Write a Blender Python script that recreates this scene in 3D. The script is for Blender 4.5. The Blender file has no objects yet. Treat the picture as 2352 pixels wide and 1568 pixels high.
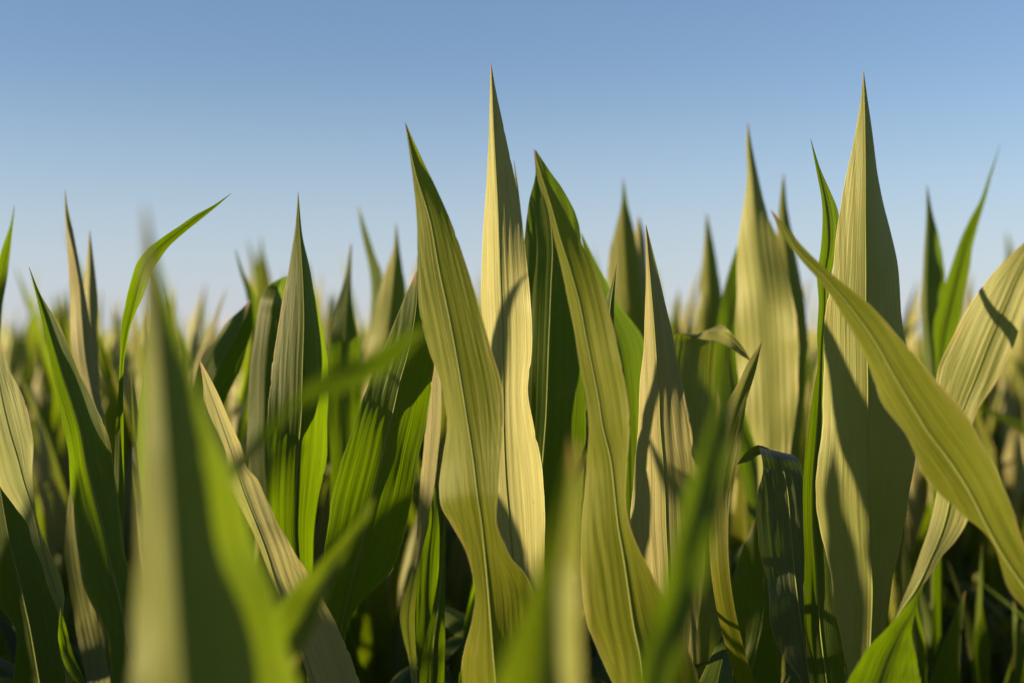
import bpy, math, random
import numpy as np
from mathutils import Vector

random.seed(7); rng = np.random.default_rng(7)
scene = bpy.context.scene
C = scene.collection
R = math.radians

# ------------------------------------------------------------------ camera
CAM_H = 1.90
LENS = 50.0
K = (36.0 / LENS) / 2352.0            # metres per traced unit per metre of distance
cam_d = bpy.data.cameras.new('camera'); cam = bpy.data.objects.new('camera', cam_d); C.objects.link(cam)
cam.location = (0, 0, CAM_H); cam.rotation_euler = (R(90), 0, 0)
cam_d.lens = LENS; cam_d.sensor_width = 36.0; cam_d.clip_start = 0.02; cam_d.clip_end = 3000
cam_d.dof.use_dof = True; cam_d.dof.focus_distance = 1.745; cam_d.dof.aperture_fstop = 2.5
scene.camera = cam

# ------------------------------------------------------------------ light
SUN_EL, SUN_AZ = 13.0, 78.0           # azimuth measured from straight behind the camera towards the left
sd = Vector((-math.sin(R(SUN_AZ)) * math.cos(R(SUN_EL)), -math.cos(R(SUN_AZ)) * math.cos(R(SUN_EL)), math.sin(R(SUN_EL))))
sl = bpy.data.lights.new('sun', 'SUN'); sl.energy = 5.0; sl.angle = R(0.55); sl.color = (1.0, 0.785, 0.44)
so = bpy.data.objects.new('sun', sl); C.objects.link(so)
so.rotation_euler = sd.to_track_quat('Z', 'Y').to_euler(); so.location = (-6, -4, 6)

w = bpy.data.worlds.new('World'); scene.world = w; w.use_nodes = True
nt = w.node_tree; nt.nodes.clear()
sky = nt.nodes.new('ShaderNodeTexSky'); sky.sky_type = 'NISHITA'; sky.sun_disc = False
sky.sun_elevation = R(SUN_EL); sky.sun_rotation = math.atan2(sd.x, sd.y)
sky.altitude = 200; sky.air_density = 1.0; sky.dust_density = 0.2; sky.ozone_density = 4.0
bg = nt.nodes.new('ShaderNodeBackground'); bg.inputs[1].default_value = 0.0512
wo = nt.nodes.new('ShaderNodeOutputWorld')
geo = nt.nodes.new('ShaderNodeTexCoord'); sx = nt.nodes.new('ShaderNodeSeparateXYZ')      # pale summer haze low in the sky
mr = nt.nodes.new('ShaderNodeMapRange'); mr.interpolation_type = 'SMOOTHSTEP'
mr.inputs[1].default_value = 0.20; mr.inputs[2].default_value = -0.02; mr.inputs[3].default_value = 0.0; mr.inputs[4].default_value = 0.70
tint = nt.nodes.new('ShaderNodeMix'); tint.data_type = 'RGBA'; tint.blend_type = 'MULTIPLY'; tint.inputs[0].default_value = 1.0
tint.inputs[7].default_value = (1.21, 0.985, 0.935, 1)
hz = nt.nodes.new('ShaderNodeMix'); hz.data_type = 'RGBA'; hz.inputs[7].default_value = (3.3, 3.82, 4.75, 1)
nt.links.new(geo.outputs['Generated'], sx.inputs[0]); nt.links.new(sx.outputs[2], mr.inputs[0]); nt.links.new(mr.outputs[0], hz.inputs[0])
nt.links.new(sky.outputs[0], tint.inputs[6]); nt.links.new(tint.outputs[2], hz.inputs[6])
nt.links.new(hz.outputs[2], bg.inputs[0]); nt.links.new(bg.outputs[0], wo.inputs[0])

scene.view_settings.view_transform = 'Standard'; scene.view_settings.look = 'None'
scene.view_settings.exposure = 1.70; scene.view_settings.gamma = 1.0
scene.cycles.use_denoising = True
scene.cycles.max_bounces = 8; scene.cycles.transmission_bounces = 6; scene.cycles.diffuse_bounces = 4

# ------------------------------------------------------------------ materials
def leaf_material(name, base_a, base_b, trans, rough, spec, tr_fac):
    m = bpy.data.materials.new(name); m.use_nodes = True
    t = m.node_tree; N = t.nodes; Lk = t.links; N.clear()
    def node(k, **kw):
        n = N.new(k)
        for a, b in kw.items(): setattr(n, a, b)
        return n
    def math_(op, a, b=None):
        n = node('ShaderNodeMath', operation=op)
        for i, v in enumerate((a, b)):
            if v is None: continue
            if isinstance(v, (int, float)): n.inputs[i].default_value = v
            else: Lk.new(v, n.inputs[i])
        return n.outputs[0]
    uv = node('ShaderNodeUVMap'); uv.uv_map = 'UVMap'
    sep = node('ShaderNodeSeparateXYZ'); Lk.new(uv.outputs[0], sep.inputs[0])
    U, V = sep.outputs[0], sep.outputs[1]
    oi = node('ShaderNodeObjectInfo')
    seed = math_('MULTIPLY', oi.outputs['Random'], 37.0)
    def noise(us, vs, scale, detail, rough_=0.5):
        c = node('ShaderNodeCombineXYZ')
        Lk.new(math_('MULTIPLY', U, us), c.inputs[0]); Lk.new(math_('MULTIPLY', V, vs), c.inputs[1]); Lk.new(seed, c.inputs[2])
        n = node('ShaderNodeTexNoise'); n.inputs['Scale'].default_value = scale
        n.inputs['Detail'].default_value = detail; n.inputs['Roughness'].default_value = rough_
        Lk.new(c.outputs[0], n.inputs['Vector']); return n.outputs[0]
    vein = noise(17, 1.0, 1.0, 3.5, 0.7)        # fine parallel veins
    band = noise(6.5, 2.2, 1.0, 2.0)             # broad ribs between the main veins
    blot = noise(1.5, 9.0, 1.6, 4.0)             # slow mottling
    speck = noise(40, 500, 1.0, 1.0)             # dust and small scars
    def ramp(val, a, b):
        r = node('ShaderNodeMapRange'); r.inputs[1].default_value = a; r.inputs[2].default_value = b
        Lk.new(val, r.inputs[0]); return r.outputs[0]
    def mix(f, a, b):
        n = node('ShaderNodeMix', data_type='RGBA')
        if isinstance(f, (int, float)): n.inputs[0].default_value = f
        else: Lk.new(f, n.inputs[0])
        for i, v in ((6, a), (7, b)):
            if isinstance(v, tuple): n.inputs[i].default_value = (*v, 1)
            else: Lk.new(v, n.inputs[i])
        return n.outputs[2]
    f1 = math_('ADD', math_('MULTIPLY', ramp(vein, 0.38, 0.62), 0.65), math_('MULTIPLY', ramp(blot, 0.3, 0.7), 0.4))
    col = mix(f1, base_a, base_b)
    absu = math_('ABSOLUTE', U)
    midf = ramp(absu, 0.055, 0.02)
    col = mix(math_('MULTIPLY', midf, 0.45), col, (0.20, 0.24, 0.06))
    col = mix(math_('MULTIPLY', ramp(absu, 0.965, 0.995), 0.55), col, (0.34, 0.34, 0.16))
    col = mix(math_('MULTIPLY', ramp(speck, 0.745, 0.78), 0.6), col, (0.40, 0.38, 0.20))
    tipf = ramp(V, 0.022, 0.004)
    col = mix(math_('MULTIPLY', tipf, 0.8), col, (0.30, 0.16, 0.08))
    patch = noise(1.3, 16.0, 1.0, 5.0, 0.6)
    worn = math_('MAXIMUM', math_('MULTIPLY', ramp(patch, 0.60, 0.74), 0.30), math_('MULTIPLY', math_('MULTIPLY', ramp(absu, 0.80, 0.98), ramp(patch, 0.48, 0.60)), 0.6))
    col = mix(worn, col, (0.24, 0.19, 0.055))
    spots = noise(11, 130, 1.0, 2.0)
    col = mix(math_('MULTIPLY', ramp(spots, 0.735, 0.755), 0.65), col, (0.10, 0.065, 0.02))
    hv = node('ShaderNodeHueSaturation')
    Lk.new(math_('ADD', math_('MULTIPLY', oi.outputs['Random'], 0.024), 0.488), hv.inputs['Hue'])
    Lk.new(math_('ADD', math_('MULTIPLY', oi.outputs['Random'], 0.35), 0.82), hv.inputs['Value'])
    Lk.new(col, hv.inputs['Color'])
    col = hv.outputs[0]
    hgt = math_('ADD', math_('MULTIPLY', vein, 0.8), math_('MULTIPLY', band, 0.6))
    bump = node('ShaderNodeBump'); bump.inputs['Strength'].default_value = 0.75; bump.inputs['Distance'].default_value = 0.0016
    Lk.new(hgt, bump.inputs['Height'])
    p = node('ShaderNodeBsdfPrincipled')
    Lk.new(col, p.inputs['Base Color'])
    Lk.new(math_('ADD', math_('MULTIPLY', vein, 0.18), rough - 0.09), p.inputs['Roughness'])
    p.inputs['Specular IOR Level'].default_value = spec
    Lk.new(bump.outputs[0], p.inputs['Normal'])
    tr = node('ShaderNodeBsdfTranslucent')
    tcol = mix(ramp(vein, 0.3, 0.75), trans, tuple(x * 0.62 for x in trans))
    tcol = mix(math_('MULTIPLY', midf, 0.5), tcol, (0.10, 0.12, 0.01))
    Lk.new(tcol, tr.inputs['Color']); Lk.new(bump.outputs[0], tr.inputs['Normal'])
    ms = node('ShaderNodeMixShader'); ms.inputs[0].default_value = tr_fac
    Lk.new(p.outputs[0], ms.inputs[1]); Lk.new(tr.outputs[0], ms.inputs[2])
    out = node('ShaderNodeOutputMaterial'); Lk.new(ms.outputs[0], out.inputs[0])
    return m

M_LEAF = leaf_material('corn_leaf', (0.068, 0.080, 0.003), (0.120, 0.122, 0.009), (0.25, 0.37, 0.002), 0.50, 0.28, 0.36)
M_WAXY = leaf_material('corn_leaf_waxy', (0.165, 0.156, 0.054), (0.255, 0.232, 0.094), (0.30, 0.38, 0.006), 0.52, 0.32, 0.24)  # waxy leaves, with their sunlit tan put into the base colour
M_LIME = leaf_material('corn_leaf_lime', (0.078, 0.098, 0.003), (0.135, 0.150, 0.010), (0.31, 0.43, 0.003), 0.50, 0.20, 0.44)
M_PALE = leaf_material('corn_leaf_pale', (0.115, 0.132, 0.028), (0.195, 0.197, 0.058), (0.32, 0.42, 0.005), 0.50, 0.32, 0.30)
M_SHADE_GREY = leaf_material('corn_leaf_shade_grey', (0.060, 0.075, 0.034), (0.095, 0.110, 0.052), (0.16, 0.26, 0.008), 0.52, 0.22, 0.20)  # shade and sky reflection on a waxy leaf, put into the base grey
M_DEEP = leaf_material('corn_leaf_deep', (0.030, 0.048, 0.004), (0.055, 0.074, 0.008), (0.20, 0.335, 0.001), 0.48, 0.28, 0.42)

def simple_material(name, a, b, scale, rough, stretch=(1, 1, 1), bump=0.3):
    m = bpy.data.materials.new(name); m.use_nodes = True
    t = m.node_tree; p = t.nodes['Principled BSDF']
    tc = t.nodes.new('ShaderNodeTexCoord'); mp = t.nodes.new('ShaderNodeMapping'); mp.inputs['Scale'].default_value = stretch
    nz = t.nodes.new('ShaderNodeTexNoise'); nz.inputs['Scale'].default_value = scale; nz.inputs['Detail'].default_value = 5
    mx = t.nodes.new('ShaderNodeMix'); mx.data_type = 'RGBA'
    mx.inputs[6].default_value = (*a, 1); mx.inputs[7].default_value = (*b, 1)
    bp = t.nodes.new('ShaderNodeBump'); bp.inputs['Strength'].default_value = bump; bp.inputs['Distance'].default_value = 0.004
    L = t.links
    L.new(tc.outputs['Object'], mp.inputs[0]); L.new(mp.outputs[0], nz.inputs['Vector'])
    L.new(nz.outputs[0], mx.inputs[0]); L.new(mx.outputs[2], p.inputs['Base Color'])
    L.new(nz.outputs[0], bp.inputs['Height']); L.new(bp.outputs[0], p.inputs['Normal'])
    p.inputs['Roughness'].default_value = rough; p.inputs['Specular IOR Level'].default_value = 0.3
    return m
M_STALK = simple_material('corn_stalk', (0.09, 0.13, 0.03), (0.17, 0.20, 0.07), 14, 0.5, (6, 6, 0.6))
M_RIB = simple_material('leaf_midrib', (0.10, 0.125, 0.018), (0.17, 0.19, 0.045), 30, 0.55, (1, 1, 1), 0.1)
M_SOIL = simple_material('dry_soil', (0.05, 0.036, 0.022), (0.12, 0.085, 0.055), 6, 0.95, (1, 1, 1), 0.8)

# ------------------------------------------------------------------ mesh helpers
def grid_object(name, P, UV, mat, parent=None, tri_quads=None):
    """P: (nv, nu, 3) points -> one mesh of quads"""
    nv, nu, _ = P.shape
    me = grid_mesh(name, [(P, UV)], mat)
    o = bpy.data.objects.new(name, me); C.objects.link(o)
    if parent: o.parent = parent
    return o

def grid_mesh(name, grids, mat, mat_ids=None, mats=None):
    vs, fs, uvs, mi = [], [], [], []
    off = 0
    for gi, (P, UV) in enumerate(grids):
        nv, nu, _ = P.shape
        idx = np.arange(nv * nu).reshape(nv, nu) + off
        q = np.stack([idx[:-1, :-1], idx[1:, :-1], idx[1:, 1:], idx[:-1, 1:]], -1).reshape(-1, 4)
        vs.append(P.reshape(-1, 3)); fs.append(q); uvs.append(UV.reshape(-1, 2)); off += nv * nu
        if mat_ids is not None: mi.append(np.full(len(q), mat_ids[gi], np.int32))
    V = np.concatenate(vs).astype(np.float32); F = np.concatenate(fs).astype(np.int32); T = np.concatenate(uvs).astype(np.float32)
    me = bpy.data.meshes.new(name)
    me.vertices.add(len(V)); me.vertices.foreach_set('co', V.ravel())
    me.loops.add(F.size); me.loops.foreach_set('vertex_index', F.ravel())
    me.polygons.add(len(F)); me.polygons.foreach_set('loop_start', np.arange(0, F.size, 4, dtype=np.int32))
    me.polygons.foreach_set('use_smooth', np.ones(len(F), bool))
    ul = me.uv_layers.new(name='UVMap'); ul.data.foreach_set('uv', T[F.ravel()].ravel())
    if mats:
        for m in mats: me.materials.append(m)
        me.polygons.foreach_set('material_index', np.concatenate(mi))
    else: me.materials.append(mat)
    me.update(calc_edges=True); me.validate()
    return me

def catmull(P, n, idx=False):
    P = np.asarray(P, float)
    if len(P) == 2:
        t = np.linspace(0, 1, n)[:, None]; return P[0] * (1 - t) + P[1] * t
    Q = np.vstack([2 * P[0] - P[1], P, 2 * P[-1] - P[-2]])
    out = []
    for i in range(len(P) - 1):
        p0, p1, p2, p3 = Q[i:i + 4]
        # centripetal-like tangents scaled by chord keep unequal spacing from overshooting
        d01, d12, d23 = (max(np.linalg.norm(b - a), 1e-6) for a, b in ((p0, p1), (p1, p2), (p2, p3)))
        m1 = ((p1 - p0) / d01 * d12 + (p2 - p1) / d12 * d01) / (d01 + d12) * d12
        m2 = ((p2 - p1) / d12 * d23 + (p3 - p2) / d23 * d12) / (d12 + d23) * d12
        t = np.linspace(0, 1, 24, endpoint=False)[:, None]
        out.append((2*t**3-3*t**2+1)*p1 + (t**3-2*t**2+t)*m1 + (-2*t**3+3*t**2)*p2 + (t**3-t**2)*m2)
    out.append(P[-1:]); D = np.vstack(out)
    if idx:
        s = np.linspace(0, 1, len(D))
    else:
        s = np.r_[0, np.cumsum(np.linalg.norm(np.diff(D[:, :2], axis=0), axis=1))]; s /= s[-1]
    t = np.linspace(0, 1, n)
    return np.stack([np.interp(t, s, D[:, k]) for k in range(D.shape[1])], 1)

def to3(p):
    for q in p: pass
    return [tuple(q) + (0,) * (3 - len(q)) for q in p]

def tube(name, pts, radii, mat, parent=None, n=8):
    pts = np.asarray(pts, float); m = len(pts)
    tan = np.gradient(pts, axis=0); tan /= np.linalg.norm(tan, axis=1)[:, None] + 1e-9
    ref = np.array([0.3, 1.0, 0.05]); ref /= np.linalg.norm(ref)
    a = np.cross(tan, ref); a /= np.linalg.norm(a, axis=1)[:, None] + 1e-9
    b = np.cross(tan, a)
    th = np.linspace(0, 2 * np.pi, n + 1)
    P = pts[:, None] + np.asarray(radii)[:, None, None] * (np.cos(th)[None, :, None] * a[:, None] + np.sin(th)[None, :, None] * b[:, None])
    UV = np.zeros((m, n + 1, 2)); UV[..., 0] = th / 6.283; UV[..., 1] = np.linspace(0, 1, m)[:, None]
    return P, UV

def traced_leaf(Lp, Mp, Rp, d, fl, fr, stalk, seed=0, nu=89, nv=110, idx=False, ripple=1.0, ext=True, foot=None):
    """Leaf from its two margins and its midrib. d: distance along it (tip..base); fl/fr: how far each half folds
    back (+) or forward (-), as a slope; stalk: (X, Y) of the stem it grows from."""
    rg = np.random.default_rng(seed + 1000)
    L3, M3, R3 = (catmull(to3(p), nv, idx) for p in (Lp, Mp, Rp))
    t = np.linspace(0, 1, nv)
    D = np.interp(t, np.linspace(0, 1, len(d)), d)
    FL = np.interp(t, np.linspace(0, 1, len(fl)), fl); FR = np.interp(t, np.linspace(0, 1, len(fr)), fr)
    u = np.linspace(-1, 1, nu); au = np.abs(u)
    hwL = np.linalg.norm(L3[:, :2] - M3[:, :2], axis=1) * K * D; hwR = np.linalg.norm(R3[:, :2] - M3[:, :2], axis=1) * K * D
    left = (u < 0)[None, :]
    E = np.where(left[..., None], L3[:, None], R3[:, None])
    pix = M3[:, None, :] + (E - M3[:, None, :]) * au[None, :, None]
    hw = np.where(left, hwL[:, None], hwR[:, None])
    # slightly frayed, uneven margins
    for sgn in (-1, 1):
        jag = sum(rg.uniform(0.2, 1.0) / f * np.sin(t * f * rg.uniform(0.8, 1.2) + rg.uniform(0, 6.28)) for f in (25, 60, 130, 260))
        jag = jag * 0.55 - 0.03 * (rg.random(nv) > 0.965)
        sel = (u * sgn > 0)[None, :, None]
        pix[..., :2] = np.where(sel, M3[:, None, :2] + (pix[..., :2] - M3[:, None, :2]) * (1 + (jag[:, None] * au[None, :] ** 6)[..., None]), pix[..., :2])
    F = np.where(left, FL[:, None], FR[:, None])
    off = F * hw * au[None, :] ** 1.35
    # corrugation along the veins and slow buckling of the blade
    wid = (hwL + hwR)[:, None]
    x = u[None, :] * hw
    rip = np.zeros_like(off)
    for k in range(8):
        per = rg.uniform(0.0035, 0.016); ph = rg.uniform(0, 6.28)
        wob = 0.9 * np.sin(t[:, None] * rg.uniform(2, 7) + rg.uniform(0, 6.28))
        rip += 0.0115 * per * np.sin(6.283 * x / per + ph + wob) * (0.6 + 0.4 * np.sin(t[:, None] * rg.uniform(4, 12) + ph))
    for k in range(3):
        rip += au[None, :] ** 1.5 * hw * rg.uniform(0.03, 0.085) * np.sin(t[:, None] * rg.uniform(9, 26) + rg.uniform(0, 6.28) + u[None, :] * rg.uniform(-1.5, 1.5))
    off = off + ripple * rip * np.clip(au * 6, 0, 1)[None, :]
    dep = D[:, None] + off + pix[..., 2]
    Dp = dep
    X = (pix[..., 0] - 1176) * K * Dp; Z = CAM_H - (pix[..., 1] - 784) * K * Dp
    P = np.stack([X, Dp, Z], -1)
    mid = nu // 2
    if ext:
        end = P[-1].copy(); c0 = end[mid].copy(); tan = P[-1, mid] - P[-6, mid]; tan /= np.linalg.norm(tan)
        zt = foot if foot is not None else max(0.55, min(1.25, c0[2] - 0.22))
        c1 = np.array([stalk[0], stalk[1], zt]); dist = np.linalg.norm(c1 - c0)
        ne = 22; s = np.linspace(0, 1, ne + 1)[1:, None]
        m0 = tan * dist * 0.9; m1 = np.array([0, 0, -1.0]) * dist * 0.9
        cc = (2*s**3-3*s**2+1)*c0 + (s**3-2*s**2+s)*m0 + (-2*s**3+3*s**2)*c1 + (s**3-s**2)*m1
        sh = end - c0
        sc = 1 - s * (1 - min(1.0, 0.022 / max(np.abs(sh).max(), 1e-4)))
        P = np.concatenate([P, cc[:, None, :] + sh[None] * sc[:, :, None] ** 0.9], 0)
    seg = np.linalg.norm(np.diff(P[:, mid], axis=0), axis=1); v = np.r_[0, np.cumsum(seg)]
    UV = np.stack(np.broadcast_arrays(u[None, :], v[:, None]), -1)
    return P, UV, mid

def grown_leaf(z0, az, length, wmax, th0, bend, twist, fold, seed, nu=9, nv=26, roll0=0.0):
    rg = np.random.default_rng(seed)
    s = np.linspace(0, 1, nv)
    th = th0 + bend * s ** 1.7
    ds = length / (nv - 1)
    r = np.r_[0, np.cumsum(np.sin(th[:-1]) * ds)]; z = z0 + np.r_[0, np.cumsum(np.cos(th[:-1]) * ds)]
    side = 0.05 * length * np.sin(s * rg.uniform(1, 4) + rg.uniform(0, 6)) * s
    ca, sa = math.cos(az), math.sin(az)
    c = np.stack([r * ca - side * sa, r * sa + side * ca, z], 1)
    tan = np.stack([np.sin(th) * ca, np.sin(th) * sa, np.cos(th)], 1)
    b0 = np.array([-sa, ca, 0.0])[None].repeat(nv, 0)
    n0 = np.cross(b0, tan)
    ro = roll0 + twist * s
    b = np.cos(ro)[:, None] * b0 + np.sin(ro)[:, None] * n0
    n = -np.sin(ro)[:, None] * b0 + np.cos(ro)[:, None] * n0
    wd = wmax * np.interp(s, [0, .12, .4, .7, .9, 1], [.35, .75, 1, .72, .25, 0.004])
    u = np.linspace(-1, 1, nu); au = np.abs(u)
    wav = 0.16 * np.sin(s * rg.uniform(10, 22) + rg.uniform(0, 6))[:, None] * au[None] ** 1.5 * np.sign(u)[None] + 0.1 * np.sin(s * rg.uniform(14, 26))[:, None] * au[None] ** 2
    P = c[:, None] + b[:, None] * (u[None] * math.cos(fold))[..., None] * wd[:, None, None] / 2 + n[:, None] * ((au[None] ** 1.3 * math.sin(fold)) + wav)[..., None] * wd[:, None, None] / 2
    UV = np.stack(np.broadcast_arrays(u[None, :], ((1 - s) * length)[:, None]), -1)
    return P, UV

# ------------------------------------------------------------------ tags
def tag(o, label, cat, group=None):
    o['label'] = label; o['category'] = cat
    if group: o['group'] = group

def structure(o): o['kind'] = 'structure'

# ------------------------------------------------------------------ ground
s = 900; n = 60
gx = np.linspace(-1, 1, n); gx = np.sign(gx) * np.abs(gx) ** 3 * s
GX, GY = np.meshgrid(gx, gx)
GZ = 0.03 * np.sin(GX * 2.1) * np.cos(GY * 1.7) * np.exp(-(np.abs(GX) + np.abs(GY)) / 60)
me = grid_mesh('ground', [(np.stack([GX, GY, GZ], -1), np.stack([GX, GY], -1))], M_SOIL)
for p_ in me.polygons: pass
g = bpy.data.objects.new('ground', me); C.objects.link(g); structure(g)

# ------------------------------------------------------------------ the plants that can be told apart
plants = []
def plant(label, stem, leaves, group=None, stem_top=1.15, extra=5):
    """stem = (traced x, distance). leaves = list of dicts."""
    px, dist = stem
    X, Y = (px - 1176) * K * dist, dist
    root = bpy.data.objects.new('corn_plant', None); C.objects.link(root)
    root.location = (X, Y, 0); root.empty_display_size = 0.1
    tag(root, label, 'corn plant', group)
    zs = np.linspace(-0.02, stem_top, 26)
    lean = rng.uniform(-0.01, 0.01, 2)
    pts = np.stack([lean[0] * np.sin(zs * 2), lean[1] * np.sin(zs * 2.4), zs], 1)
    rad = np.interp(zs, [0, stem_top], [0.014, 0.008]) * (1 + 0.12 * (np.abs((zs * 5) % 1 - 0.5) > 0.44))
    rad[-1] *= 0.3
    grid_object('stalk', *tube('stalk', pts, rad, M_STALK, n=10), M_STALK, root)
    for i, lf in enumerate(leaves):
        d = lf['d']; d = d if isinstance(d, (list, tuple)) else (d, d)
        P, UV, mid = traced_leaf(lf['L'], lf['M'], lf['R'], d, lf.get('fl', (0.2,)), lf.get('fr', (0.2,)), (X, Y),
                                 seed=int(abs(lf['M'][0][0] * 7 + lf['M'][0][1])), idx=lf.get('idx', False),
                                 ripple=lf.get('rip', 1.0), foot=lf.get('foot'), ext=lf.get('ext', True))
        P = P - np.array([X, Y, 0])
        o = grid_object('leaf', P, UV, lf.get('m', M_LEAF), root)
        if lf.get('label'): o['label'] = lf['label']
        if 1.0 < d[0] < 2.05 and lf.get('rib', True):
            c = P[2:, mid]; tl = np.linspace(0, 1, len(c))
            P2, UV2 = tube('midrib', c, 0.0002 + 0.0013 * tl ** 0.8, M_RIB, n=8)
            grid_object('midrib', P2, UV2, M_RIB, o)
    if 1.25 < dist < 2.4:               # arching lower leaves added to fill the shade below, deep green to darken it
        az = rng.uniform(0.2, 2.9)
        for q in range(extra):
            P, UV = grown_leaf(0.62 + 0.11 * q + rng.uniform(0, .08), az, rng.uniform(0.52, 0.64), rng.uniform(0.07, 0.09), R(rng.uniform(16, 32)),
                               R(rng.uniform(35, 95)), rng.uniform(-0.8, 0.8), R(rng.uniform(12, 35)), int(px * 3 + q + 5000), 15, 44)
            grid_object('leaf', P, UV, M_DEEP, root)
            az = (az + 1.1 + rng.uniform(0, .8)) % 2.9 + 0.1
    plants.append(root)
    return root

def V4(rows):
    """rows of (y, left, mid, right)"""
    return dict(L=[(a[1], a[0]) for a in rows], M=[(a[2], a[0]) for a in rows], R=[(a[3], a[0]) for a in rows], idx=True)

# --- central plant: tallest pale leaf and the broad dark leaf behind it
plant('corn plant with the tallest upright leaf, pale and sunlit, at the centre of the row', (1205, 1.92), [
    dict(L=[(1127,146),(1125.4,203),(1123.4,291),(1119.5,378),(1115,457),(1109,540),(1106.6,617),(1105,680),(1107,729),(1110,850),(1113,980),(1118,1100),(1125,1250),(1140,1400),(1160,1568)],
         M=[(1127.5,146),(1130.4,203),(1134,291),(1138.6,378),(1143,457),(1147,560),(1150,654),(1154,729),(1156,879),(1157,980),(1162,1100),(1175,1250),(1185,1400),(1195,1568)],
         R=[(1128,146),(1138,203),(1157,291),(1176,378),(1191.5,457),(1204,557),(1215,654),(1223,748),(1221,816),(1212,906),(1225,977),(1241.6,1055),(1251,1130),(1252,1242),(1245,1400),(1225,1568)],
         d=(1.80, 1.84, 1.86), fl=(0.8, 0.7, 0.6, 0.6, 0.5), fr=(0.8, 0.3, -0.5, -0.5, -0.4, 0.2), m=M_WAXY),
    dict(L=[(1180,368),(1184,430),(1186,500),(1190,700),(1190,900),(1200,1300)], M=[(1180.5,368),(1187,430),(1191,500),(1197,700),(1200,900),(1205,1300)],
         R=[(1181,368),(1190,430),(1196,480),(1205,560),(1208,900),(1215,1300)], d=1.89, fl=(0.2,), fr=(0.6,), m=M_LEAF),
    dict(L=[(1229,345),(1230,400),(1213.5,467),(1206,542),(1200,700),(1196,900),(1195,1100),(1200,1300),(1215,1568)],
         M=[(1230,345),(1252,440),(1266,520),(1269,561),(1266,654),(1263,729),(1260,804),(1253,977),(1247,1055),(1240,1300),(1232,1568)],
         R=[(1231,345),(1262,392),(1300,448),(1326,504),(1336,561),(1345,700),(1350,850),(1347,1000),(1335,1150),(1318,1300),(1290,1568)],
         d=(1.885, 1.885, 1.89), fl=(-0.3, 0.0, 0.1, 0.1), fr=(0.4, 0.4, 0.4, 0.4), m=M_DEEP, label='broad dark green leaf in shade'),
])
# --- S-curved leaf in front
plant('corn plant with an S-curved tan and green leaf crossing in front of the tallest leaf', (1130, 1.58), [
    dict(L=[(930,281),(946,392),(957,504),(959,617),(967,729),(985,804),(1012,879),(1022,930),(1027,980),(1017,1055),(1009,1122),(1012,1160),(1036,1205),(1068,1261),(1085,1317),(1092,1374),(1083,1430),(1062,1505),(1055,1568)],
         M=[(930.5,281),(953,392),(987,504),(1008,617),(1032,729),(1053,842),(1075,977),(1087,1055),(1096,1130),(1107,1205),(1115,1280),(1122,1355),(1128,1430),(1139,1568)],
         R=[(931,281),(958,340),(982,392),(1000,429),(1034,504),(1074,617),(1107,729),(1130,804),(1147,861),(1154,898),(1156,977),(1150,1055),(1145,1130),(1143,1212),(1156,1242),(1173,1280),(1206,1317),(1228,1374),(1228,1430),(1215,1500),(1200,1568)],
         d=(1.60, 1.57, 1.54, 1.56), fl=(0.5, 0.3, 0.35, 0.6, 0.5, 0.8), fr=(0.7, 0.2, -0.1, -0.45, -0.25, 0.5), m=M_LIME),
])
# --- long yellow-green leaf right of centre
plant('corn plant with a long yellow-green leaf curving down to the right of the tallest leaf', (1490, 1.5), [
    dict(L=[(1226,343),(1231,392),(1240,429),(1255,467),(1272,542),(1290,617),(1305,692),(1320,767),(1332,842),(1347,917),(1352,977),(1348,1055),(1343,1130),(1336.5,1242),(1335,1317),(1337,1374),(1348.5,1430),(1371,1486),(1408,1568)],
         M=[(1226.5,343),(1240,392),(1264,467),(1285,542),(1309,617),(1330,692),(1345,767),(1360,842),(1375,917),(1384,977),(1403,1055),(1412,1130),(1420,1205),(1433,1280),(1444,1355),(1455,1430),(1470,1505),(1476,1568)],
         R=[(1227,343),(1246,392),(1288,467),(1326,542),(1348,579),(1367,617),(1382,654),(1392,692),(1403,729),(1412,767),(1418,804),(1427,842),(1435,879),(1442,917),(1447,977),(1442,1055),(1437,1130),(1438.5,1167),(1446,1205),(1459,1242),(1498,1317),(1536,1392),(1562,1449),(1585,1505),(1607,1568)],
         d=(1.55, 1.535, 1.53), fl=(0.5, 0.4, 0.45, 0.4, 0.3), fr=(0.8, 0.2, -0.45, -0.5, -0.3, 0.1), m=M_LIME),
    dict(L=[(1415.5,606),(1404,654),(1391,692),(1385,800),(1390,1000)], M=[(1416,606),(1409,654),(1402,700),(1400,800),(1405,1000)],
         R=[(1416.5,606),(1413,654),(1411,692),(1412,800),(1420,1000)], d=1.75, fl=(0.3,), fr=(0.5,), m=M_DEEP),
])
# --- leaf behind it, leaning left
plant('dark green corn plant leaning left behind the long yellow-green leaf', (1450, 2.15), [
    dict(L=[(1334,536),(1350,640),(1370,780),(1390,900),(1405,1050),(1420,1250)], M=[(1335,536),(1362,630),(1393,720),(1420,800),(1440,950),(1450,1250)],
         R=[(1336,536),(1373,609),(1390,640),(1416,692),(1446,729),(1476,774),(1490,860),(1492,1000),(1480,1250)], d=2.12, fl=(-0.8,), fr=(0.8,), m=M_DEEP),
])
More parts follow.
